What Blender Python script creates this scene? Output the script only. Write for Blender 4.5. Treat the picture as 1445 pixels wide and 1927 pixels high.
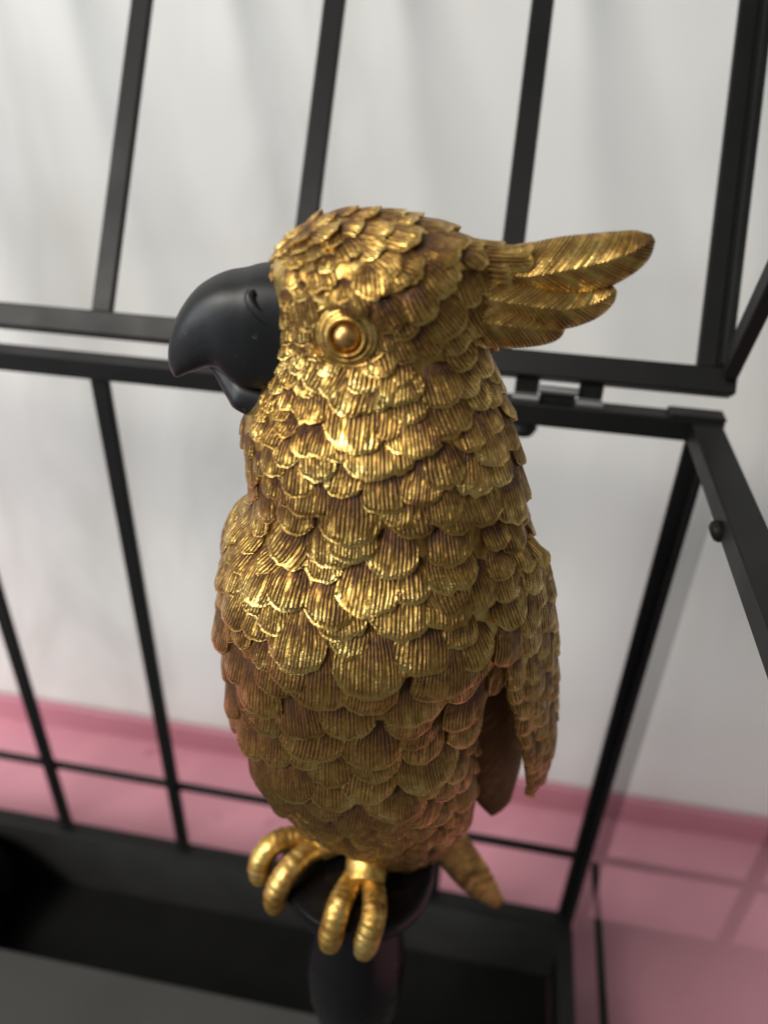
import bpy, bmesh, math, random
import numpy as np
from mathutils import Vector, Matrix
from mathutils.bvhtree import BVHTree
PI = math.pi
scene = bpy.context.scene
for o in list(bpy.data.objects): bpy.data.objects.remove(o)

# ------------------------------------------------------------------ camera
CAM_H = 0.47
cam_d = bpy.data.cameras.new('camera'); cam = bpy.data.objects.new('camera', cam_d)
scene.collection.objects.link(cam); scene.camera = cam
pit, rol, yaw = 0.5671, -0.0366, -0.1559
fw = Vector((math.sin(yaw)*math.cos(pit), math.cos(yaw)*math.cos(pit), -math.sin(pit)))
rt = Vector((math.cos(yaw), -math.sin(yaw), 0)); dn = fw.cross(rt)
r_ = rt*math.cos(rol) + dn*math.sin(rol); d_ = -rt*math.sin(rol) + dn*math.cos(rol)
cam.matrix_world = Matrix(((r_.x, -d_.x, -fw.x, 0), (r_.y, -d_.y, -fw.y, 0), (r_.z, -d_.z, -fw.z, CAM_H), (0, 0, 0, 1)))
cam_d.sensor_fit = 'VERTICAL'; cam_d.sensor_height = 36.0; cam_d.lens = 36.0*1447/1927
cam_d.clip_start = 0.005; cam_d.clip_end = 30
cam_d.dof.use_dof = True; cam_d.dof.focus_distance = 0.172; cam_d.dof.aperture_fstop = 8.3

# ------------------------------------------------------------------ room light
world = bpy.data.worlds.new('World'); scene.world = world; world.use_nodes = True
bg = world.node_tree.nodes['Background']; bg.inputs[0].default_value = (0.95, 0.97, 1.0, 1); bg.inputs[1].default_value = 0.155
LDIR = Vector((0.488, 0.56, -0.669)).normalized()
def area(name, loc, target, sx, sy, power, col):
    l = bpy.data.lights.new(name, 'AREA'); l.shape = 'RECTANGLE'; l.size = sx; l.size_y = sy; l.energy = power; l.color = col
    o = bpy.data.objects.new(name, l); scene.collection.objects.link(o); o.location = loc
    o.rotation_euler = (Vector(target)-Vector(loc)).to_track_quat('-Z', 'Y').to_euler(); return o
TGT = Vector((-0.02, 0.17, 0.30))
area('window_light', TGT - LDIR*1.8, TGT, 0.62, 0.62, 36, (1.0, 0.96, 0.89))
area('side_window_light', (-1.25, -0.75, 0.55), TGT, 0.8, 0.8, 15, (0.88, 0.95, 1.0))
scene.view_settings.view_transform = 'Standard'; scene.view_settings.look = 'None'
scene.view_settings.exposure = 0.0; scene.view_settings.gamma = 1.0
scene.cycles.max_bounces = 8

# ------------------------------------------------------------------ helpers
def link(name, me, parent=None):
    o = bpy.data.objects.new(name, me); scene.collection.objects.link(o)
    if parent: o.parent = parent
    return o
def tag(o, label, cat, group=None):
    o['label'] = label; o['category'] = cat
    if group: o['group'] = group
def mesh(name, V, F, mat, parent=None, uv=None, smooth=True, sharp=None):
    me = bpy.data.meshes.new(name); me.from_pydata([tuple(v) for v in V], [], F); me.update()
    if uv is not None:
        l = me.uv_layers.new(name='UVMap')
        idx = np.empty(len(me.loops), dtype=np.int32); me.loops.foreach_get('vertex_index', idx)
        l.data.foreach_set('uv', np.asarray(uv, dtype=np.float32)[idx].ravel())
    if smooth:
        me.polygons.foreach_set('use_smooth', [True]*len(me.polygons))
        if sharp: me.set_sharp_from_angle(angle=math.radians(sharp))
    me.materials.append(mat)
    return link(name, me, parent)
def bm_box(bm, x0, x1, y0, y1, z0, z1, bev=0.0006):
    b = bmesh.new()
    bmesh.ops.create_cube(b, size=1)
    for v in b.verts: v.co = Vector(((x0+x1)/2+v.co.x*(x1-x0), (y0+y1)/2+v.co.y*(y1-y0), (z0+z1)/2+v.co.z*(z1-z0)))
    if bev: bmesh.ops.bevel(b, geom=b.edges[:], offset=bev, segments=1, affect='EDGES', profile=.5)
    t = bpy.data.meshes.new('t'); b.to_mesh(t); b.free(); bm.from_mesh(t); bpy.data.meshes.remove(t)
def bm_obj(name, bm, mat, parent=None, sharp=30):
    me = bpy.data.meshes.new(name); bm.to_mesh(me); bm.free(); me.materials.append(mat)
    me.polygons.foreach_set('use_smooth', [True]*len(me.polygons)); me.set_sharp_from_angle(angle=math.radians(sharp))
    return link(name, me, parent)
def box(name, x0, x1, y0, y1, z0, z1, mat, parent=None, bev=0.0006):
    bm = bmesh.new(); bm_box(bm, x0, x1, y0, y1, z0, z1, bev); return bm_obj(name, bm, mat, parent)
def beam(bm, A, B, side, w, t, bev=0.0005):
    """flat bar from A to B, w wide along side, t thick"""
    A, B, side = Vector(A), Vector(B), Vector(side).normalized(); d = (B-A); L = d.length; d.normalize(); n = d.cross(side).normalized()
    b = bmesh.new(); bmesh.ops.create_cube(b, size=1)
    for v in b.verts: v.co = (A+B)/2 + d*v.co.x*L + side*v.co.y*w + n*v.co.z*t
    bmesh.ops.recalc_face_normals(b, faces=b.faces[:])
    if bev: bmesh.ops.bevel(b, geom=b.edges[:], offset=bev, segments=1, affect='EDGES', profile=.5)
    t_ = bpy.data.meshes.new('t'); b.to_mesh(t_); b.free(); bm.from_mesh(t_); bpy.data.meshes.remove(t_)
def catmull(P, n):
    P = np.asarray(P, float); m = len(P); Q = np.vstack([2*P[0]-P[1], P, 2*P[-1]-P[-2]]); out = []
    for s in np.linspace(0, m-1, n):
        i = min(int(s), m-2); t = s-i; a, b, c, d = Q[i:i+4]
        out.append(.5*((2*b)+(c-a)*t+(2*a-5*b+4*c-d)*t*t+(3*b-a-3*c+d)*t**3))
    return np.array(out)
def loft(C, A, B, n=32, ex=2.0, caps=True):
    """elliptic sections: centre C[i], half axes A[i], B[i] (vectors)"""
    m = len(C); th = np.linspace(0, 2*PI, n, endpoint=False)
    ca, sa = np.cos(th), np.sin(th); ca = np.sign(ca)*abs(ca)**(2/ex); sa = np.sign(sa)*abs(sa)**(2/ex)
    V = (C[:, None, :] + ca[None, :, None]*A[:, None, :] + sa[None, :, None]*B[:, None, :]).reshape(-1, 3)
    F = [(i*n+j, i*n+(j+1) % n, (i+1)*n+(j+1) % n, (i+1)*n+j) for i in range(m-1) for j in range(n)]
    if caps: F += [tuple(range(n-1, -1, -1)), tuple((m-1)*n+j for j in range(n))]
    k = m//2
    if np.dot(np.cross(A[k], B[k]), C[min(k+1, m-1)]-C[k-1]) < 0: F = [tuple(reversed(f)) for f in F]
    return V, F
def tube(P, R, n=14, up=(0, 0, 1)):
    P = np.asarray(P, float); T = np.gradient(P, axis=0); T /= np.linalg.norm(T, axis=1)[:, None]
    u = np.cross(T, np.array(up) + 1e-3); u /= np.linalg.norm(u, axis=1)[:, None]; w = np.cross(T, u)
    R = np.asarray(R, float)[:, None]
    return loft(P, u*R, w*R, n)
def lathe(prof, n=48):
    P = np.asarray(prof, float); m = len(P); th = np.linspace(0, 2*PI, n, endpoint=False)
    V = np.stack([P[:, 0][:, None]*np.cos(th), P[:, 0][:, None]*np.sin(th), np.repeat(P[:, 1][:, None], n, 1)], -1).reshape(-1, 3)
    F = [(i*n+j, i*n+(j+1) % n, (i+1)*n+(j+1) % n, (i+1)*n+j) for i in range(m-1) for j in range(n)]
    F += [tuple(range(n-1, -1, -1)), tuple((m-1)*n+j for j in range(n))]
    return V, F

# ------------------------------------------------------------------ materials
class NT:
    def __init__(s, name):
        s.m = bpy.data.materials.new(name); s.m.use_nodes = True; s.t = s.m.node_tree; s.b = s.t.nodes['Principled BSDF']
    def n(s, typ, **kw):
        nd = s.t.nodes.new(typ)
        for k, v in kw.items():
            if k == 'inp':
                for kk, vv in v.items():
                    if hasattr(vv, 'is_output'): s.t.links.new(vv, nd.inputs[kk])
                    else: nd.inputs[kk].default_value = vv
            else: setattr(nd, k, v)
        return nd
    def math(s, op, a, b=None):
        nd = s.n('ShaderNodeMath', operation=op, inp={0: a} if b is None else {0: a, 1: b}); return nd.outputs[0]
    def noise(s, vec, scale, detail=3, rough=.5, dist=0.):
        return s.n('ShaderNodeTexNoise', inp={'Vector': vec, 'Scale': scale, 'Detail': detail, 'Roughness': rough, 'Distortion': dist}).outputs['Fac']
    def ramp(s, fac, stops):
        nd = s.n('ShaderNodeValToRGB', inp={0: fac}); cr = nd.color_ramp
        while len(cr.elements) < len(stops): cr.elements.new(0.5)
        for e, (p, c) in zip(cr.elements, stops): e.position = p; e.color = (*c, 1) if len(c) == 3 else c
        return nd.outputs[0]
    def mix(s, fac, a, b):
        nd = s.n('ShaderNodeMix', data_type='RGBA')
        for k, v in ((0, fac), (6, a), (7, b)):
            if hasattr(v, 'is_output'): s.t.links.new(v, nd.inputs[k])
            else: nd.inputs[k].default_value = (*v, 1) if isinstance(v, tuple) and len(v) == 3 else v
        return nd.outputs[2]
    def set(s, **kw):
        for k, v in kw.items():
            k = k.replace('_', ' ')
            if hasattr(v, 'is_output'): s.t.links.new(v, s.b.inputs[k])
            else: s.b.inputs[k].default_value = (*v, 1) if isinstance(v, tuple) and len(v) == 3 else v
    def bump(s, h, dist, strength=1., prev=None):
        inp = {'Height': h, 'Distance': dist, 'Strength': strength}
        if prev is not None: inp['Normal'] = prev
        return s.n('ShaderNodeBump', inp=inp).outputs[0]

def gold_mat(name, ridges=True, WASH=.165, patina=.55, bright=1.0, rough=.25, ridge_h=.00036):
    t = NT(name); tc = t.n('ShaderNodeTexCoord'); ob = tc.outputs['Object']
    big = t.noise(ob, 75, 4, .6); mid = t.noise(ob, 420, 4, .6); fine = t.noise(ob, 2600, 2, .6)
    pat = t.math('ADD', t.math('MULTIPLY', big, .62), t.math('MULTIPLY', mid, .38))
    if ridges:
        uvn = tc.outputs['UV']; sx = t.n('ShaderNodeSeparateXYZ', inp={0: uvn})
        nz = t.noise(t.n('ShaderNodeMapping', inp={'Vector': uvn, 'Scale': (.9, 2.2, 1)}).outputs[0], 1.0, 3, .6)
        ph = t.math('ADD', sx.outputs[0], t.math('MULTIPLY', t.math('SUBTRACT', nz, .5), .9))
        wv = t.math('ADD', t.math('MULTIPLY', t.math('SINE', t.math('MULTIPLY', ph, 2*PI)), .5), .5)
        wv = t.math('POWER', wv, .6)
        brk = t.noise(t.n('ShaderNodeMapping', inp={'Vector': uvn, 'Scale': (.55, 1.6, 1), 'Location': (7, 3, 0)}).outputs[0], 1.0, 2, .5)
        amp = t.n('ShaderNodeMapRange', inp={0: brk, 1: .34, 2: .55, 3: .12, 4: 1.0}).outputs[0]
        fade = t.n('ShaderNodeMapRange', inp={0: sx.outputs[1], 1: 0.02, 2: .35, 3: .0, 4: 1.0}).outputs[0]
        rimf = t.n('ShaderNodeMapRange', inp={0: sx.outputs[1], 1: .90, 2: .965, 3: 1.0, 4: .12}).outputs[0]
        amp = t.math('MULTIPLY', t.math('MULTIPLY', amp, fade), rimf)
        h = t.math('MULTIPLY', wv, amp)
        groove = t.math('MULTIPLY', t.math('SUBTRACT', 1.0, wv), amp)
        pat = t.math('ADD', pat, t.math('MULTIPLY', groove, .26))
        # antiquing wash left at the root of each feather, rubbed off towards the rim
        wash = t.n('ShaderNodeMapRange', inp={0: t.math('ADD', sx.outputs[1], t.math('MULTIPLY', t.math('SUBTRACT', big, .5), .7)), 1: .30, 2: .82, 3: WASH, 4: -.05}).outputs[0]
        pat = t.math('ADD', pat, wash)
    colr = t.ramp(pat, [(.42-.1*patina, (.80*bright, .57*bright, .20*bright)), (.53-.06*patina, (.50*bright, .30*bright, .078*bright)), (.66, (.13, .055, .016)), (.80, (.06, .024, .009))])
    rg = t.n('ShaderNodeMapRange', inp={0: pat, 1: .40, 2: .70, 3: rough, 4: rough+.3}).outputs[0]
    t.set(Base_Color=colr, Metallic=t.n('ShaderNodeMapRange', inp={0: pat, 1: .60, 2: .78, 3: 1.0, 4: .35}).outputs[0], Roughness=rg)
    nrm = t.bump(fine, .00006, .8)
    nrm = t.bump(mid, .00034, .9, nrm)
    if ridges: nrm = t.bump(h, ridge_h, 1.0, nrm)
    t.set(Normal=nrm)
    return t.m
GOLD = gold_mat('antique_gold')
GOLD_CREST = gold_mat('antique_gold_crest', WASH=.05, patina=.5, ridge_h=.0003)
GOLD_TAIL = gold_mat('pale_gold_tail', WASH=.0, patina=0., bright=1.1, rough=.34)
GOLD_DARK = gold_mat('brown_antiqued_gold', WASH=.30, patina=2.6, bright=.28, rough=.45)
GOLD_PLAIN = gold_mat('antique_gold_plain', ridges=False, patina=.2)
GOLD_FOOT = gold_mat('bright_gold', ridges=False, patina=-.05, bright=1.05, rough=.38)
t = NT('coppery_gold'); ob = t.n('ShaderNodeTexCoord').outputs['Object']
t.set(Base_Color=t.ramp(t.noise(ob, 700, 3), [(.35, (.66, .42, .14)), (.62, (.36, .17, .05))]), Metallic=1., Roughness=.38, Normal=t.bump(t.noise(ob, 900, 3), .0001, .5)); EYE = t.m

def black_mat(name, base, rough, spec=.5, grain=.35, scale=900, coat=0.):
    t = NT(name); ob = t.n('ShaderNodeTexCoord').outputs['Object']
    f = t.noise(ob, scale, 3); g = t.noise(ob, 40, 4)
    t.set(Base_Color=t.mix(g, tuple(c*.8 for c in base), tuple(c*1.2 for c in base)), Roughness=t.n('ShaderNodeMapRange', inp={0: g, 1: .3, 2: .7, 3: rough-.05, 4: rough+.08}).outputs[0], Normal=t.bump(f, .00008, grain))
    t.b.inputs['Specular IOR Level'].default_value = spec
    if coat: t.b.inputs['Coat Weight'].default_value = coat
    return t.m
BEAK = black_mat('black_beak_paint', (.0048, .0051, .0058), .45, .38, .6, 420)
nt = BEAK.node_tree; bp = nt.nodes['Principled BSDF']; old = bp.inputs['Base Color'].links[0].from_socket; obj_s = [n for n in nt.nodes if n.type == 'TEX_COORD'][0].outputs['Object']
sp = nt.nodes.new('ShaderNodeTexNoise'); sp.inputs['Scale'].default_value = 900; nt.links.new(obj_s, sp.inputs['Vector'])
mr = nt.nodes.new('ShaderNodeMapRange'); mr.inputs[1].default_value = .71; mr.inputs[2].default_value = .76; mr.inputs[4].default_value = .16; nt.links.new(sp.outputs['Fac'], mr.inputs[0])
mxr = nt.nodes.new('ShaderNodeMix'); mxr.data_type = 'RGBA'; nt.links.new(mr.outputs[0], mxr.inputs[0]); nt.links.new(old, mxr.inputs[6]); mxr.inputs[7].default_value = (.22, .21, .19, 1); nt.links.new(mxr.outputs[2], bp.inputs['Base Color'])
METAL = black_mat('black_cage_metal', (.0060, .0060, .0058), .48, .22)
FLOORM = black_mat('charcoal_tray', (.026, .0255, .024), .6, .4)
STAND = black_mat('black_lacquer', (.004, .0032, .004), .26, .22, .2)
t = NT('hinge_steel'); t.set(Base_Color=(.55, .55, .56), Metallic=1., Roughness=.35, Normal=t.bump(t.noise(t.n('ShaderNodeTexCoord').outputs['Object'], 800, 2), .0001, .3)); STEEL = t.m
def paint(name, c, rough, var=.06, spec=.4):
    t = NT(name); ob = t.n('ShaderNodeTexCoord').outputs['Object']
    g = t.noise(ob, 9, 5, .6); f = t.noise(ob, 500, 3)
    t.set(Base_Color=t.mix(g, tuple(x*(1-var) for x in c), tuple(min(.95, x*(1+var)) for x in c)), Roughness=rough, Normal=t.bump(f, .0003, .15))
    t.b.inputs['Specular IOR Level'].default_value = spec; return t
tp = paint('pink_shelf_paint', (.62, .28, .345), .45, .10); PINK = tp.m
ob = tp.n('ShaderNodeTexCoord').outputs['Object']; sm = tp.n('ShaderNodeMapRange', inp={0: tp.noise(ob, 55, 2, .5), 1: .70, 2: .76, 3: 0., 4: .55}).outputs[0]
old = tp.b.inputs['Base Color'].links[0].from_socket; tp.set(Base_Color=tp.mix(sm, old, (.30, .10, .14)))
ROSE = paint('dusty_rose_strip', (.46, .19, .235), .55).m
# white wall with very soft slanting streaks of a darker tone
t = NT('white_streaked_wall'); ob = t.n('ShaderNodeTexCoord').outputs['Object']
mp = t.n('ShaderNodeMapping', inp={'Vector': ob, 'Rotation': (0, math.radians(-38), 0), 'Scale': (5, 1, 1.6)}).outputs[0]
v = t.noise(mp, 1.3, 5, .6, .9); v2 = t.noise(mp, .8, 2, .5, .4)
streak = t.n('ShaderNodeMapRange', inp={0: t.math('ABSOLUTE', t.math('SUBTRACT', v, .5)), 1: 0., 2: .11, 3: 1., 4: 0.}).outputs[0]
streak = t.math('MULTIPLY', streak, t.n('ShaderNodeMapRange', inp={0: v2, 1: .40, 2: .62, 3: 0., 4: 1.}).outputs[0])
col = t.mix(v2, (.70, .695, .665), (.745, .742, .72)); col = t.mix(t.math('MULTIPLY', streak, .42), col, (.47, .46, .425))
t.set(Base_Color=col, Roughness=.35); t.b.inputs['Specular IOR Level'].default_value = .3; WALL = t.m

# ------------------------------------------------------------------ setting
wall = box('wall', -1.4, 1.4, .372, .39, -.02, 1.5, WALL, bev=0); wall['kind'] = 'structure'
shelf = box('shelf', -.9, .30, .012, .372, -.03, 0, PINK, bev=0.001); shelf['kind'] = 'structure'
edge_strip = box('rose_edge_strip', -.9, .30, .3665, .3719, .0002, .024, ROSE, bev=.0015); edge_strip['kind'] = 'structure'  # darker rose strip along the line where the shelf meets the wall

# ------------------------------------------------------------------ cage
XR, XL, YB, YF = .0681, -.3676, .25, .03
ZT, ZR, ZLIP, ZH = .3579, .1132, .0615, .3743
BAY = .0726
cage = bpy.data.objects.new('metal_cage', None); scene.collection.objects.link(cage); cage.location = (0, 0, 0)
tag(cage, 'black metal house-shaped cage with its barred roof lid open against the wall', 'cage')
def rail(name, A, B, w, t_, side=(0, 0, 1), mat=METAL, parent=cage):
    bm = bmesh.new(); beam(bm, A, B, side, w, t_); return bm_obj(name, bm, mat, parent)
def angle_post(name, x, y, sx, sy, z0, z1, w=.0075, t_=.0022):
    bm = bmesh.new()
    bm_box(bm, min(x, x+sx*w), max(x, x+sx*w), min(y, y-sy*t_), max(y, y-sy*t_), z0, z1, .0004)
    bm_box(bm, min(x, x+sx*t_), max(x, x+sx*t_), min(y-sy*(t_+.0002), y-sy*w), max(y-sy*(t_+.0002), y-sy*w), z0, z1, .0004)
    return bm_obj(name, bm, METAL, cage)
for x, s in ((XR+.004, -1), (XL-.004, 1)):
    angle_post('post', x, YB+.004, s, 1, ZLIP, ZT-.004)
    angle_post('post', x, YF-.004, s, -1, ZLIP, ZT-.004)
for k in range(1, 6):
    x = XR - k*BAY
    rail('bar', (x, YB, ZLIP), (x, YB, ZT-.004), .007, .003, (1, 0, 0))
    rail('bar', (x, YF, ZLIP), (x, YF, ZT-.004), .007, .003, (1, 0, 0))
rail('top_rail', (XL-.006, YB, ZT), (XR+.006, YB, ZT), .008, .008)
rail('top_rail', (XL-.006, YF, ZT), (XR+.006, YF, ZT), .008, .008)
for x in (XL, XR): rail('top_rail', (x, YF+.0042, ZT), (x, YB-.0042, ZT), .0075, .010)
rail('corner_cap', (XR-.012, YB-.0002, ZT+.0046), (XR+.0062, YB-.0002, ZT+.0046), .0016, .0075)
rail('low_rail', (XL, YB+.0032, ZR), (XR, YB+.0032, ZR), .0045, .003)
rail('low_rail', (XL, YF-.0032, ZR), (XR, YF-.0032, ZR), .0045, .003)
for x, s in ((XL, -1), (XR, 1)):
    rail('low_rail', (x+s*.0072, YF, ZR), (x+s*.0072, YB, ZR), .0045, .003)
# knobs
def lathe_obj(name, prof, mat, parent, loc, rot=(0, 0, 0), n=24):
    V, F = lathe(prof, n); o = mesh(name, V, F, mat, parent, sharp=40); o.location = loc; o.rotation_euler = rot; return o
lathe_obj('knob', [(.0012, 0), (.0012, .0012), (.0024, .0016), (.0031, .0027), (.0031, .0040), (.0022, .0050), (.0008, .0053)], METAL, cage, (XR-.0024, .1885, ZT-.0010), (0, -PI/2-.5, 0))
lathe_obj('knob', [(.0020, 0), (.0046, .0012), (.0052, .0034), (.0040, .0056), (.001, .0066)], METAL, cage, (.0088, YB-.0005, ZT-.0030), (PI, 0, 0))
# base box with a recessed trough along its back
box('base_panel', XL-.003, XR+.003, YB-.0015, YB+.0015, .0004, ZLIP-.0012, FLOORM, cage)
for x in (XL-.0015, XR+.0015): box('base_panel', x-.0012, x+.0012, YF, YB-.0018, .004, ZLIP-.0012, METAL, cage)
box('base_panel', XL-.003, XR+.003, YF-.003, YF-.0002, .004, ZLIP-.0012, METAL, cage)
rail('base_lip', (XL-.004, YB-.0015, ZLIP), (XR+.004, YB-.0015, ZLIP), .0022, .009)
for x in (XL, XR): rail('base_lip', (x, YF+.001, ZLIP+.0001), (x, YB-.0062, ZLIP+.0001), .0022, .0085)
box('trough_floor', XL, XR, .1782, YB-.0017, .0015, .0036, METAL, cage, .0003)
bm = bmesh.new(); bm_box(bm, XL+.0045, XR-.0045, YF+.001, .178, ZLIP-.003, ZLIP, .0008); bm_box(bm, XL+.0045, XR-.0045, .1752, .1779, .0036, ZLIP-.0032, .0004)
bm_obj('cage_floor', bm, black_mat('grey_tray_top', (.036, .0355, .033), .6, .4), cage)
# glass in the right side of the cage
t = NT('thin_glass'); fr0 = t.n('ShaderNodeFresnel', inp={'IOR': 1.95}); geo = t.n('ShaderNodeNewGeometry')
fac = t.math('MULTIPLY', fr0.outputs[0], t.math('SUBTRACT', 1.0, geo.outputs['Backfacing'])); tr = t.n('ShaderNodeBsdfTransparent', inp={0: (.985, .995, .99, 1)}); gl = t.n('ShaderNodeBsdfGlossy', inp={'Roughness': .02})
mx = t.n('ShaderNodeMixShader', inp={0: fac, 1: tr.outputs[0], 2: gl.outputs[0]}); t.t.links.new(mx.outputs[0], t.t.nodes['Material Output'].inputs['Surface']); t.t.nodes.remove(t.b); GLASS = t.m
box('glass_pane', .0727, .0736, YF+.002, YB-.001, ZLIP-.02, ZT-.006, GLASS, cage, 0)
# roof lid, hinged at the back rail and leaning back on the wall
LEAN = math.radians(33.5); OPEN = math.radians(65)
Hn = Vector((0, YB, ZH)); sl = Vector((0, math.sin(LEAN), math.cos(LEAN))); bs = Vector((0, -math.cos(OPEN), math.sin(OPEN)))
Rg = Hn + sl*.207; Fr = Hn + bs*.22
lid = bpy.data.objects.new('roof_lid', None); scene.collection.objects.link(lid); lid.parent = cage
X = Vector((1, 0, 0))
def lrail(name, A, B, w, t_, side): return rail(name, A, B, w, t_, side, METAL, lid)
lrail('hinge_rail', Hn+X*(XL-.006), Hn+X*(XR+.006), .0085, .0075, sl)
lrail('ridge_rail', Rg+X*(XL-.006), Rg+X*(XR+.006), .007, .006, sl)
lrail('front_rail', Fr+X*(XL-.006), Fr+X*(XR+.006), .008, .008, bs)
nb = X.cross(sl)
for k, x in enumerate((-.2900+.0006, -.2180, -.1455, -.0740, -.0019)):
    lrail('bar', Hn+sl*.0044+X*x, Rg-sl*.0037+X*x, .0076, .003, (1, 0, 0))
    A = Rg + (Fr-Rg).normalized()*.006; B = Fr - (Fr-Rg).normalized()*.006
    lrail('bar', A+X*x, B+X*x, .0076, .003, (1, 0, 0))
for x, s in ((XR-.0018, 1), (XL+.0018, -1)):
    bm = bmesh.new()
    beam(bm, Hn+sl*.0044+X*(x-s*.0015), Rg-sl*.0037+X*(x-s*.0015), (1, 0, 0), .0062, .0025)
    side = sl.cross(X)
    beam(bm, Hn+sl*.0044+X*(x+s*.0032)-side*.003, Rg-sl*.0037+X*(x+s*.0032)-side*.003, (1, 0, 0), .0028, .0085)
    bm_obj('slope_post', bm, METAL, lid)
    lrail('gable_rail', Hn+bs*.006+X*(x+s*.0045), Fr-bs*.0045+X*(x+s*.0045), .008, .0045, bs.cross(X))
    lrail('slope_post', Rg+(Fr-Rg).normalized()*.005+X*x, Fr-(Fr-Rg).normalized()*.006+X*x, .009, .004, (1, 0, 0))
# hinge plates with steel knuckles between lid and back rail
def hinge(x):
    h = bpy.data.objects.new('hinge', None); scene.collection.objects.link(h); h.parent = cage
    for dx, hw_, z0, z1, z_k in ((-.0106, .0040, .3650, ZH-.0044, .3638), (.0, .0060, ZT+.0042, .3660, .3674), (.0106, .0040, .3650, ZH-.0044, .3638)):
        box('hinge_leaf', x+dx-hw_, x+dx+hw_, YB-.0026, YB-.0008, z0, z1, METAL, h, .0003)
        V, F = tube([(x+dx-hw_-.0004, YB-.0032, z_k), (x+dx+hw_+.0004, YB-.0032, z_k)], [.0014, .0014], 12)
        mesh('knuckle', V, F, STEEL, h, sharp=40)
hinge(.0190); hinge(-.3176)

# dark round ornament in the trough, left
V, F = lathe([(.002, .0), (.017, .0002), (.024, .006), (.0315, .018), (.0335, .030), (.030, .045), (.022, .056), (.012, .063), (.009, .066), (.010, .070), (.006, .074), (.001, .075)], 40)
orn = mesh('round_ornament', V, F, STAND, sharp=50); orn.location = (-.279, .2142, .0038)
tag(orn, 'black rounded ornament in the trough at the cage back, left of the gold cockatoo', 'ornament')

# ------------------------------------------------------------------ cockatoo
O = (-0.02349, 0.14815, 0.0615)
bird = bpy.data.objects.new('cockatoo_figurine', None); scene.collection.objects.link(bird)
bird.location = O; bird.rotation_euler = (0, 0, 0.1559)
tag(bird, 'antique gold cockatoo figurine with black beak perched on a black turned stand', 'figurine')
def mm(L): return np.array(L, float)/1000.
RINGS = [(378.8,-5.3,0.0,3.2,2.4),(377.7,-4.5,0.0,9.4,7.0),(376.3,-3.5,0.0,13.6,10.2),(374.4,-2.5,0.0,17.2,12.9),(372.0,-2.0,0.0,20.5,15.3),(369.0,-2.3,0.0,22.0,16.4),(364.9,-2.2,0.0,22.8,17.0),(360.7,-2.0,0.0,22.9,17.0),(354.2,-1.8,0.0,23.0,17.0),(347.2,-1.5,0.4,24.9,19.2),(342.3,-1.7,0.6,27.2,21.5),(338.5,-2.0,0.8,29.5,23.7),(334.6,-1.8,1.0,30.7,25.1),(328.2,-0.9,0.8,31.4,26.3),(321.6,0.4,0.7,31.4,27.0),(314.6,0.9,0.5,32.8,28.2),(307.3,-0.5,0.3,35.7,30.7),(299.7,-1.0,0.2,37.9,32.6),(291.7,-0.8,0.0,39.3,33.8),(282.9,-2.4,0.3,38.5,33.2),(273.7,-3.7,0.7,37.4,32.4),(264.0,-3.9,1.0,36.3,31.5),(253.8,-3.6,1.3,36.0,31.4),(243.1,-2.6,1.7,35.8,31.4),(231.8,-1.6,3.0,35.2,29.6),(218.9,.2,4.2,33.8,27.4),(207.5,3.0,5.6,30.0,25.0),(199.5,5.8,6.3,25.8,22.3),(190,8.0,6.6,20,18.5),(182.5,9.2,7,14.5,14.0),(179.2,9.2,7,8,7.5)]
SHRINK = 1.9   # mm left for the feathers
def body_mesh():
    R = catmull(RINGS, 130); sh = np.interp(R[:, 0], [330, 350], [SHRINK, 1.25]); R[:, 3] = np.maximum(R[:, 3]-sh, .5); R[:, 4] = np.maximum(R[:, 4]-sh, .5)
    R[:, 3] -= 2.2*np.exp(-((R[:, 0]-246)/30)**2); R[:, 1] -= 1.6*np.exp(-((R[:, 0]-246)/30)**2)
    R = R/1000.
    C = np.stack([R[:, 1], R[:, 2], R[:, 0]], 1); A = np.zeros((len(R), 3)); B = A.copy(); A[:, 0] = R[:, 3]; B[:, 1] = R[:, 4]
    V, F = loft(C, A, B, 84, 2.15)
    return V, F
BV, BF = body_mesh()
for (cx_, cy_, cz_, amp, sx_, sz_) in ((-5, -16, 366.6, .9, 9, 2.6), (-7.5, -17, 359.8, -.7, 5.5, 4.2), (-2, -17, 351.5, .8, 10, 4), (4, -16, 362, .5, 4, 5)):
    for sgn in (1, -1):
        dx = (BV[:, 0]*1e3-cx_)/sx_; dz = (BV[:, 2]*1e3-cz_)/sz_; side = np.clip(-sgn*BV[:, 1]*1e3/9, 0, 1)
        BV[:, 1] -= sgn*amp*1e-3*np.exp(-dx*dx-dz*dz)*side
# brow bulge and eye hollow, lower-belly unevenness
rng = np.random.default_rng(3)
def bvh_of(V, F): return BVHTree.FromPolygons([Vector(v) for v in V], F)
BODY = bvh_of(BV, BF)
body = mesh('body', BV, BF, GOLD_PLAIN, bird)

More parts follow.
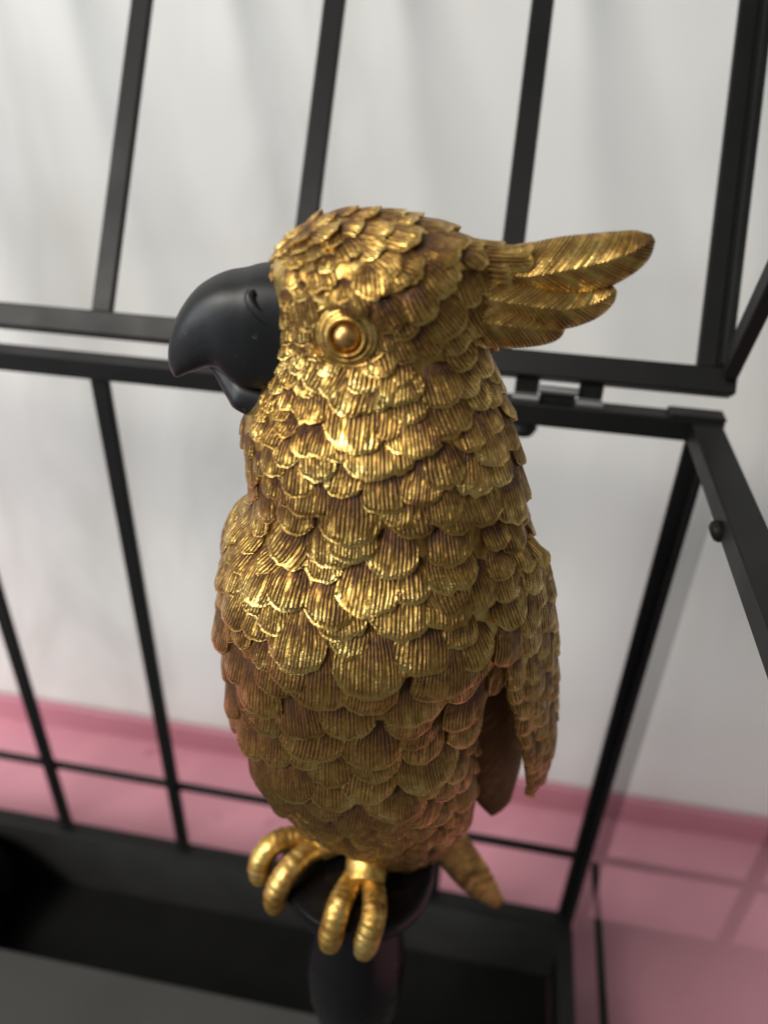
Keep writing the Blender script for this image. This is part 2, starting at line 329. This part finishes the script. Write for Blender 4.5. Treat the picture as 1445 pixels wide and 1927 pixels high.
def strip_part(name, C, hw, thick, tilt, mat, parent, K=None, n=28, m=46, ex=2.0, fringe=0.):
    """feather-like lofted blade: centreline C, half width hw, half thickness"""
    C = catmull(C, m); hw = catmull(np.array(hw)[:, None], m)[:, 0]; thick = catmull(np.array(thick)[:, None], m)[:, 0]
    T = np.gradient(C, axis=0); T /= np.linalg.norm(T, axis=1)[:, None]
    tl = np.array(tilt, float); s = np.cross(T, tl); s /= np.linalg.norm(s, axis=1)[:, None]; nn = np.cross(s, T)
    hw = np.maximum(hw, .0003); thick = np.maximum(thick, .0003)
    V, F = loft(C, s*hw[:, None], nn*thick[:, None], n, ex)
    th = np.linspace(0, 2*PI, n, endpoint=False); L = np.concatenate([[0], np.cumsum(np.linalg.norm(np.diff(C, axis=0), axis=1))])
    uv = np.zeros((m*n, 2)); a = np.cos(th)[None, :]*hw[:, None]
    uv[:, 0] = ((L[:, None] - abs(a)*1.15)*(K or 900)).ravel(); uv[:, 1] = (.66+.2*np.clip(L[:, None]/L[-1], 0, 1)+0*a).ravel()
    return mesh(name, V, F, mat, parent, uv), V, F

# wings: blades hugging the body; their own feathers are laid on them below
WINGL = [(28.6,-8.0,311.3),(30.7,-11.0,306.3),(33.0,-11.0,297.2),(36.5,-9.0,284.3),(40.0,-7.0,268.3),(43.4,-5.0,252.8),(46.5,-3.0,235.8),(47.6,-1.0,219.9)]
wl, WV, WF = strip_part('wing', mm(WINGL), mm([7,9.5,10.5,10.5,10,9,7.5,4]), mm([2.5,3.0,3.0,2.8,2.6,2.4,2.2,1.4]), (.78, -.62, .1), GOLD_PLAIN, bird)
wr, RV, RF = strip_part('wing', mm([(-27.5,5.0,313),(-32.0,6.5,306.5),(-35.6,8.5,298.9),(-38.0,10.5,291),(-37.8,14.0,281.0)]), mm([2.5,5.5,7.5,7.5,2.5]), mm([1.4,2.0,2.4,2.4,1.2]), (-1, -.35, .1), GOLD_PLAIN, bird)
for nm, C in (('flight_feather', [ (32.2,-1.0,268.8),(33.4,0.0,252.1),(35.2,2.0,232.8),(37.6,4.0,216.3),(40.6,6.5,199.5) ]), ('flight_feather', [(-36,25,262),(-36,27,240),(-35,29,215),(-34,30,196),(-33,31,183)])):
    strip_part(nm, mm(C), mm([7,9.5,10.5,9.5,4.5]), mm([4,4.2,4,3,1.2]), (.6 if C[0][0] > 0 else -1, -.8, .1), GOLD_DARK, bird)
WING = bvh_of(WV, WF); RWING = bvh_of(RV, RF)
# tail
strip_part('tail_feather', mm([ (20.2,12.0,187.6),(28.0,13.0,167.8),(37.7,14.0,148.9),(48.3,16.0,130.3) ]), mm([6.8,6.8,6.2,2.8]), mm([3.6,3.4,3.0,1.6]), (.25, -1, .3), GOLD_TAIL, bird, 700)
strip_part('tail_feather', mm([(10,26,192),(22,30,160),(32,33,134),(38,36,110)]), mm([8,7.5,6.5,2]), mm([3.4,3,2.6,1.2]), (.25, -1, .3), GOLD_CREST, bird, 700)
# crest
c1, C1V, C1F = strip_part('crest_feather', mm([(8.5,0,370.6),(20.8,-0.2,368.2),(26.9,-0.3,368.4),(32.8,-0.4,369.7),(38.7,-0.4,371.2),(43.4,-0.4,372.9),(46.6,-.3,374.6),(48.6,0,375.9)]), mm([4.6,5.2,5.9,6.0,5.4,4.4,3.1,.9]), mm([5.5,5.2,4.8,4.4,4.0,3.2,2.2,.7]), (0, -1, .25), GOLD_CREST, bird, 1150)
strip_part('crest_feather', mm([(10,-2.6,365.6),(22.1,-3.0,363.9),(31.5,-3.0,363.0),(37.5,-2.6,363.8),(41.1,-2.2,365.4),(42.8,-2.0,366.8)]), mm([5.0,5.0,4.3,3.5,2.4,.7]), mm([5.6,4.8,4.0,3.0,2.0,.7]), (0, -1, .25), GOLD_CREST, bird, 1150)
strip_part('crest_feather', mm([(10,-4.4,361.4),(21.3,-4.4,360.0),(27.6,-4.0,359.3),(31.8,-3.6,359.0),(34.0,-3.4,359.8)]), mm([5.2,4.8,3.8,2.5,.7]), mm([5.8,5.0,3.8,2.4,.7]), (0, -1, .25), GOLD_CREST, bird, 1150)
strip_part('crest_feather', mm([(10,4,366),(22,5,364.5),(31.0,5,364.0),(36.5,5,365.0),(39.5,4.6,366.5)]), mm([4.2,4.3,3.4,2.2,.6]), mm([4.6,3.8,3.0,2.0,.6]), (0, 1, .25), GOLD_CREST, bird, 1150)

# beak
def mandible(name, Cp, Up, W, ex):
    c = catmull(mm(Cp), 60); u = catmull(mm(Up), 60); w = catmull(mm(W)[:, None], 60)[:, 0]
    A = (c-u)/2; B = np.zeros_like(A); B[:, 1] = np.maximum(w, .0003)
    V, F = loft((c+u)/2, A, B, 44, ex)
    return mesh(name, V, F, BEAK, bird), bvh_of(V, F)
up, UPB = mandible('upper_beak', [(-17,0,368.9),(-24.8,0,368.2),(-28.6,0,367.2),(-32.1,0,366.5),(-35.4,0,365.1),(-38.5,0,363.0),(-41.1,0,359.9),(-42.9,0,356.7),(-44.2,0,353.1),(-44.9,0,350.0),(-45.1,0,346.8)],
    [(-17,0,344.6),(-25.6,0,344.1),(-29.3,0,344.5),(-32.1,0,345.9),(-34.2,0,347.9),(-36.3,0,348.2),(-38.6,0,347.3),(-40.7,0,346.4),(-42.5,0,345.5),(-43.5,0,345.0),(-44.2,0,344.8)],
    [9.6,9.5,9.2,8.7,8.0,7.2,6.2,5.1,4.0,2.9,1.0], 2.9)
lo, LOB = mandible('lower_beak', [(-36.9,0,347.3),(-35.6,0,348.0),(-33.4,0,347.6),(-31.0,0,346.4),(-28.4,0,345.6),(-22,0,344.6)], [(-36.7,0,346.9),(-35.5,0,344.6),(-34.5,0,342.6),(-33.4,0,340.6),(-31.9,0,338.6),(-26.5,0,336)], [.6,1.5,2.8,4.0,5.2,6.0], 2.4)
def on_beak(P, B=None, lift=0.0):
    out = []
    for p in mm(P):
        l, nrm, i, d = (B or UPB).find_nearest(Vector(p)); out.append(np.array(l + (Vector(p)-l).normalized()*lift if False else l))
    return np.array(out)
P = catmull(on_beak([(-27.0,-9,368.0),(-27.6,-9.5,366.0),(-27.0,-9.8,363.6),(-25.3,-10,361.3),(-23.0,-10,359.5)]), 30)
V, F = tube(P, np.interp(np.linspace(0, 1, 30), [0, .15, .8, 1], [.00005, .00016, .00018, .00005]), 10); mesh('cere_ridge', V, F, BEAK, up)
P = catmull(on_beak([(-25.8,-9,367.0),(-25.9,-9.5,365.4),(-25.2,-9.8,363.7),(-24.1,-10,362.4)]), 20)
PIT = black_mat('nostril_black', (.002, .002, .002), .7, .2)
V, F = tube(P, np.interp(np.linspace(0, 1, 20), [0, .2, .5, 1], [.0003, .0009, .0005, .0001]), 10); mesh('nostril', V, F, PIT, up)

# eye: dome with two ridged rings
ec = Vector((-.0080, -.0172, .3601)); l, nrm, i, d_ = BODY.find_nearest(ec)
ax = (nrm*.7 + Vector((-.12, -.9, .2))*.6).normalized()
s = 1.0165e-4
def ep(L): return [(r*s, h*s) for r, h in L]
q = ax.to_track_quat('Z', 'Y').to_euler()
eye = mesh('eye', *lathe(ep([(62,-26),(58,-9),(55,-2),(52,-1),(50,-3),(48,2),(45,4),(42.5,1.5),(41,1.5),(39,4.5),(37,8.5),(34.5,10.5),(32,10),(30,7),(28,2),(26,-3)]), 56), GOLD_PLAIN, bird)
eye.location = l + ax*.0011; eye.rotation_euler = q
for k_, (rr, a0, a1, ex_, hh) in enumerate(((66, 20, 165, 1.22, 5), (73, 40, 130, 1.28, 4), (66, 190, 350, 1.25, 4.5), (74, 205, 330, 1.3, 3.5), (80, 225, 310, 1.3, 2.5))):
    th_ = np.radians(np.linspace(a0, a1, 34)); P = np.stack([np.cos(th_)*rr*s*ex_*.92, np.sin(th_)*rr*s*.86, np.full(34, -6*s)], 1)
    M3 = q.to_matrix(); b_ax = []
    V, F = tube(P, np.interp(np.linspace(0, 1, 34), [0, .25, .75, 1], [.2, hh, hh, .2])*s, 8); mesh('eyelid_fold', V, F, GOLD_PLAIN, eye)
pup = mesh('pupil', *lathe(ep([(27.5,-5),(25,1),(22.5,5.5),(19,9.5),(14,12.6),(8,14.6),(3,15.3),(.4,15.4)]), 40), EYE, eye)

# ------------------------------------------------------------------ feathers
rnd = random.Random(11)
camv = (Vector((0, 0, CAM_H)) - Vector(O)); camv = Matrix.Rotation(-0.1559, 3, 'Z') @ camv      # viewer's place in figurine space: picks which feathers stay separate
def feather_geo(bvh, tip, ang, w, L, lift, seed, base_sink=.0010):
    """one shingle laid on the surface: returns V, F, uv"""
    r = random.Random(seed)
    loc_, nrm, i_, d_ = bvh.find_nearest(tip)
    d = Vector((math.sin(ang), 0, -math.cos(ang))); d = d - nrm*d.dot(nrm)
    if d.length < .15: d = Vector((1, 0, 0)) - nrm*nrm.x
    d.normalize(); s = nrm.cross(d)
    nu, nv = 10, 8
    k = .58 + r.uniform(-.14, .16); asym = r.uniform(-.10, .10); curl = r.uniform(-.1, .35); bend = r.uniform(-1.1, 1.1)
    wig = [r.uniform(-.035, .035) for _ in range(nu)]
    ridges = max(6, w/.00080)*r.uniform(.85, 1.15); ox, oy = r.uniform(0, 60), r.uniform(0, 60)
    notch = r.randrange(2, nu-2) if r.random() < .3 else -1
    V, uv, top = [], [], []
    for b in range(nv):
        v = b/(nv-1)
        W = w/2*(.46+.54*math.sin(min(1, v/.72)*PI/2))
        for a in range(nu):
            u = -1+2*a/(nu-1)
            along = (v-1)*L - k*w*.62*(1-math.sqrt(1-.96*u*u))*(v**2) + asym*u*w*.4*v + (wig[a]*w*v**3)
            if a == notch: along -= .06*w*v**4
            p = loc_ + d*along + s*(u*W)
            q_, n_, _, _ = bvh.find_nearest(p)
            if q_ is None: q_, n_ = p, nrm
            h = -.07*w + lift*(v**.9) + .125*w*(1-u*u)*(.2+.8*v) - curl*lift*.8*max(0, v-.7)/.3*(.5+.5*abs(u))
            V.append(q_ + n_*h); uv.append((ox+u*ridges/2+bend*v*v, v)); top.append((q_, n_))
    F = [(b*nu+a, b*nu+a+1, (b+1)*nu+a+1, (b+1)*nu+a) for b in range(nv-1) for a in range(nu-1)]
    rim = [b*nu for b in range(nv)] + [(nv-1)*nu+a for a in range(1, nu)] + [b*nu+nu-1 for b in range(nv-2, -1, -1)]
    base = len(V)
    for i in rim:
        q_, n_ = top[i]; V.append(q_ - n_*.0012 - d*(.00025)); uv.append(uv[i])
    F += [(rim[i], rim[i+1], base+i+1, base+i) for i in range(len(rim)-1)]
    F = [tuple(reversed(f)) for f in F]
    return V, F, uv
DIG = [(-23.0,-5.3,366.1,3.3,20),(-18.3,-11.3,367.2,4.6,12),(-14.9,-12.3,370.6,3.1,25),(-11.3,-13.6,370.9,4.0,10),(-19.3,-10.7,363.0,4.0,8),(-16.4,-12.9,365.5,3.9,10),(-12.4,-14.9,366.2,3.5,5),(-8.5,-16.1,366.6,4.6,2),(-2.9,-16.6,367.3,7.3,8),(-6.6,-13.0,373.2,5.5,22),(-10.0,-10.8,374.5,4.5,25),(-13.7,-11.6,372.4,4.2,22),(-17.1,-8.9,372.7,3.9,25),(-20.2,-7.6,370.7,3.3,20),(1.0,-16.3,362.1,6.9,30),(-1.8,-12.3,374.1,5.9,40),(2.4,-15.2,369.6,6.1,40),(-5.2,-7.1,377.3,5.3,55),(-0.1,-8.0,376.8,6.7,65),(-16.9,-12.6,352.9,5.8,-18),(-19.9,-11.5,348.0,4.8,-5),(-14.1,-15.0,349.3,6.8,-20),(-11.0,-16.4,348.5,7.9,-22),(-4.6,-17.5,350.1,7.0,-2),(2.6,-17.1,351.4,6.0,12),(1.7,-17.7,348.3,8.1,0),(-20.2,-13.2,344.0,5.0,0),(-7.5,-17.9,345.6,9.6,-14),(-14.7,-16.9,343.2,7.6,0),(-25.7,-10.5,340.1,4.2,0),(-26.1,-12.0,337.2,5.4,-6),(-20.4,-15.9,339.8,4.6,0),(-6.6,-20.8,339.3,11.8,-6),(0.3,-19.8,341.9,7.5,2),(-15.6,-19.5,337.5,6.5,0),(-20.3,-10.0,351.9,3.0,-20),(-25.9,-12.3,337.1,4.8,-8),(-20.0,-16.2,339.7,5.1,0),(-12.2,-20.5,337.6,8.0,0),(-6.6,-20.6,339.8,8.9,-12),(-19.4,-18.3,334.6,6.2,0),(-16.9,-20.2,329.2,7.6,0),(-7.8,-22.7,330.9,7.3,0),(-2.5,-22.4,334.8,10.8,0),(0.6,-23.6,327.9,9.4,0),(-15.4,-21.0,325.5,9.1,0),(-17.6,-20.0,320.6,9.3,0),(-6.5,-24.0,321.0,12.1,0),(-20.5,-20.4,312.6,10.2,-16),(-6.2,-24.7,317.0,10.7,0),(-25.2,-19.5,308.6,6.7,-25),(-11.7,-25.2,311.7,8.2,0),(2.2,-25.8,314.5,10.4,0),(-20.6,-24.8,304.5,10.0,-10),(-27.6,-21.5,300.0,6.9,-6),(-10.1,-28.8,303.3,10.8,0),(-30.5,-20.8,290.1,7.2,-6),(-7.3,-29.9,301.0,10.5,8),(4.3,-29.8,301.9,13.0,0),(-17.1,-29.3,291.9,13.7,2),(-36.4,-12.0,275.2,6.7,-8),(-25.1,-25.4,288.0,7.1,-8),(5.7,-20.7,338.6,10.5,0),(17.3,-16.1,338.3,7.6,15),(27.8,-6.6,327.0,6.8,14),(11.7,-20.7,332.5,8.7,2),(21.5,-17.3,323.1,11.0,22),(15.5,-21.2,322.8,9.6,10),(3.9,-23.8,325.2,9.0,0),(24.6,-16.7,316.3,8.2,12),(14.2,-23.2,316.2,10.0,5),(25.8,-18.1,309.0,8.4,4),(15.5,-24.6,310.3,11.4,10),(27.3,-18.3,304.0,9.2,6),(15.2,-26.2,305.9,10.6,18),(17.5,-27.3,297.6,8.3,4),(9.4,-30.8,293.6,12.1,0),(20.1,-26.1,286.8,10.1,4),(-1.6,-31.8,288.7,15.7,0),(-17.8,-28.9,286.2,13.7,-4),(15.5,-28.3,286.5,15.2,2),(7.7,-29.0,277.5,14.2,0),(-16.1,-28.0,270.5,13.4,4),(-6.2,-29.6,272.9,12.5,0),(7.5,-27.9,271.3,12.0,0),(22.2,-15.7,257.3,17.5,2),(-0.3,-28.2,261.3,15.1,0),(13.6,-23.5,249.2,17.6,5),(-10.5,-27.9,253.1,11.6,0),(-1.3,-28.0,248.2,13.9,0),(13.3,-23.7,243.8,10.0,0),(-31.3,-18.4,266.4,7.8,-6),(-31.1,-17.7,260.4,8.0,-6),(-24.4,-23.2,255.0,11.8,-4),(-16.5,-26.8,258.0,10.8,0),(25.2,-11.1,225.5,14.3,4),(6.5,-25.5,238.6,14.5,0)]
def size_at(p):
    x, y, z = p.x*1000, p.y*1000, p.z*1000
    wv = np.interp(z, [180, 200, 225, 250, 290, 318, 335, 345, 356, 364, 378], [5.2, 6.8, 11, 13.5, 13.0, 10.2, 8.2, 7.2, 6.6, 6.8, 7.6])
    if z > 325: wv *= np.interp(x, [-24, -12, 8, 22], [.66, .85, 1.05, 1.25])
    elif z > 290: wv *= np.interp(x, [-32, -20, 10, 30], [.72, .95, 1.05, 1.1])
    return wv/1000.
def ang_at(p):
    x, y, z = p.x*1000, p.y*1000, p.z*1000
    a = np.interp(x, [-40, 0, 40], [-8, 0, 10])
    if z > 340:
        hd = np.interp(x, [-24, -12, 4, 22], [5, 12, 28, 48]); tp = np.interp(x, [-20, 0, 20], [25, 55, 75])
        hd = hd + (tp-hd)*np.clip((z-366)/10, 0, 1)
        a = a + (hd-a)*np.clip((z-340)/14, 0, 1)
    return math.radians(a)
EYEP = Vector((-.0080, -.0172, .3601))
cells = {}
def ok(c, d, w, grid=.012):
    key = (int(c.x//grid), int(c.y//grid), int(c.z//grid))
    for i in (-1, 0, 1):
        for j in (-1, 0, 1):
            for k in (-1, 0, 1):
                for (c2, d2, w2) in cells.get((key[0]+i, key[1]+j, key[2]+k), ()):
                    e = c-c2; al = e.dot(d2); ac = math.sqrt(max(0, e.length_squared-al*al)); m = .5*(w+w2)
                    if (ac/(.72*m))**2 + (al/(.50*m))**2 < 1: return False
    cells.setdefault(key, []).append((c, d, w)); return True
def tangent(nrm, ang):
    d = Vector((math.sin(ang), 0, -math.cos(ang))); d = d-nrm*d.dot(nrm)
    return (d if d.length > .15 else Vector((1, 0, 0))-nrm*nrm.x).normalized()
todo = []
for (x, y, z, w, a) in DIG:
    tip = Vector((x, y, z))/1000; w /= 1000; a = math.radians(a); q_, nrm, _, _ = BODY.find_nearest(tip); d = tangent(nrm, a)
    ok(q_-d*.4*w, d, w); todo.append((BODY, q_, a, w, w*1.22, float(np.interp(q_.z, [.195, .225, .29, .335, .362], [.62, 1.0, 1.05, 1.0, .82]))))
def scatter(V, F, bvh, n, accept, sz, an, lift=1.0, lng=1.22):
    V = [Vector(v) for v in V]; ar = []
    for f in F:
        ar.append(sum(((V[f[i]]-V[f[0]]).cross(V[f[i+1]]-V[f[0]])).length/2 for i in range(1, len(f)-1)) if len(f) <= 4 else 0)
    pick = rnd.choices(range(len(F)), ar, k=n)
    for fi in pick:
        f = F[fi]; r1, r2 = rnd.random(), rnd.random()
        p = V[f[0]].lerp(V[f[1]], r1).lerp(V[f[3]].lerp(V[f[2]], r1), r2)
        nrm = (V[f[1]]-V[f[0]]).cross(V[f[3]]-V[f[0]]).normalized()
        q_, nb_, _, _ = bvh.find_nearest(p)
        if not accept(p, nb_): continue
        w = sz(p)*rnd.uniform(.80, 1.25); a = an(p)+math.radians(rnd.uniform(-9, 9)); d = tangent(nb_, a)
        if ok(p, d, w): todo.append((bvh, q_+d*.4*w, a, w, w*lng*rnd.uniform(.95, 1.15), lift*rnd.uniform(.8, 1.2)*(float(np.interp(q_.z, [.195, .225, .29, .335, .362], [.62, 1.0, 1.05, 1.0, .82])) if bvh is BODY else 1)))
def acc_body(p, nrm):
    if (p-EYEP).length < .0062 and p.y < 0: return False
    if p.x < -.0205 and .336 < p.z < .3695 and abs(p.y) < .0088: return False
    return p.z > .182
scatter(BV, BF, BODY, 16000, acc_body, size_at, ang_at)
cells_body = cells; cells = {}
for (V, F, bv, sx) in ((WV, WF, WING, 1), (RV, RF, RWING, -1)):
    scatter(V, F, bv, 4000, lambda p, nrm: p.z > .218 and nrm.dot(Vector((sx*.8, -.6, 0))) > -.2, lambda p: np.interp(p.z, [.21, .25, .30], [.0066, .0082, .0100]), lambda p: math.radians(sx*8), .42, 2.1); cells = {}
CREST = bvh_of(C1V, C1F)
scatter(C1V, C1F, CREST, 900, lambda p, nrm: .008 < p.x < .0225 and nrm.dot(Vector((0, -.6, .8))) > .1, lambda p: .0080, lambda p: math.radians(82), .30, 2.1); cells = {}
# the largest in view stay single parts, the rest is one mass of plumage
def shown(it):
    q_ = it[1]; _, nrm, _, _ = it[0].find_nearest(q_); v = (camv-q_); return nrm.dot(v.normalized()) > -.05 and not (it[0] is RWING and q_.x > -.03)
front = [it for it in todo if shown(it)]; back = [it for it in todo if not shown(it)]
front.sort(key=lambda it: -it[3]/(camv-it[1]).length)
back += front[292:]; front = front[:292]
fpar = {id(CREST): c1, id(BODY): body, id(WING): wl, id(RWING): wr}
for n_, it in enumerate(front):
    bv, tip, a, w, L, lf = it
    V, F, uv = feather_geo(bv, tip, a, w, L, .175*w*lf, 1000+n_)
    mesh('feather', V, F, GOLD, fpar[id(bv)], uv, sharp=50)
AV, AF, AU = [], [], []
for n_, it in enumerate(back):
    bv, tip, a, w, L, lf = it
    V, F, uv = feather_geo(bv, tip, a, w, L, .175*w*lf, 9000+n_); b0 = len(AV); AV += V; AU += uv; AF += [tuple(i+b0 for i in f) for f in F]
if AV:
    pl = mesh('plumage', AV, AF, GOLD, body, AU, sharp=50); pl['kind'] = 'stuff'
print('feathers', len(front), len(back))

# ------------------------------------------------------------------ feet and stand
def toe(parent, P, r0=.0038, rings=13, seed=0):
    n = 64; C = catmull(mm(P), n); s_ = np.linspace(0, 1, n)
    env = np.interp(s_, [0, .15, .5, .85, .95, 1], [.80, .92, 1.0, 1.0, .82, .35])
    ph = s_*rings; saw = 1 - .055*(abs((ph % 1.0)-.5)*2)**2.2
    R = r0*env*np.where(s_ > .12, saw, 1.0)
    V, F = tube(C, R, 18); V = V + np.repeat(rng.normal(0, .00009, (n, 1)), 18, 1).reshape(-1, 1)*np.array([[1, 1, .4]]) + rng.normal(0, .00007, V.shape)
    mesh('toe', V, F, GOLD_FOOT, parent)
def foot(A, B, ank):
    n = 20; C = catmull(mm(ank), n); V, F = tube(C, np.interp(np.linspace(0, 1, n), [0, .5, 1], [.0070, .0066, .0060]), 18)
    ft = mesh('foot', V, F, GOLD_FOOT, bird)
    toe(ft, A); toe(ft, B)
foot([(-15.0,2.9,186.2),(-25.3,1.1,187.6),(-31.7,-1.8,187),(-34.9,-4.7,182.0),(-34.9,-5.7,174.0)], [(-13.7,-.1,186.2),(-20.0,-4.3,187.8),(-25.1,-10.2,187.4),(-28.3,-13.3,182.0),(-29.7,-13.8,172.0)], [(-6,4,192),(-12,2.5,188.5),(-17,.5,186.5)])
foot([(-3.5,-7.8,186),(-7.2,-16.4,187.4),(-9.1,-21.7,187.2),(-10.6,-24.5,181.0),(-11.4,-24.8,172.0)], [(-0.4,-8.5,186),(1.5,-17.7,187.4),(1.6,-22.9,187.2),(0.2,-26.0,181.0),(-1.4,-26.7,172.0)], [(0,-3,191),(-1,-8,188.5),(-1.6,-13,186.6)])
V, F = lathe([(.0005, 0), (.030, 0), (.031, .003), (.029, .006), (.018, .012), (.011, .024), (.0095, .042), (.0105, .062), (.0145, .080), (.0172, .098), (.0180, .114), (.0170, .130), (.0145, .146), (.0135, .158), (.0155, .166), (.0225, .1705), (.0245, .1722), (.0250, .1740), (.0250, .1782), (.0245, .1795), (.0235, .1800), (.0005, .1800)], 64)
st = mesh('perch_stand', V, F, STAND, bird, sharp=35); st.location = (-.0040, 0, 0)
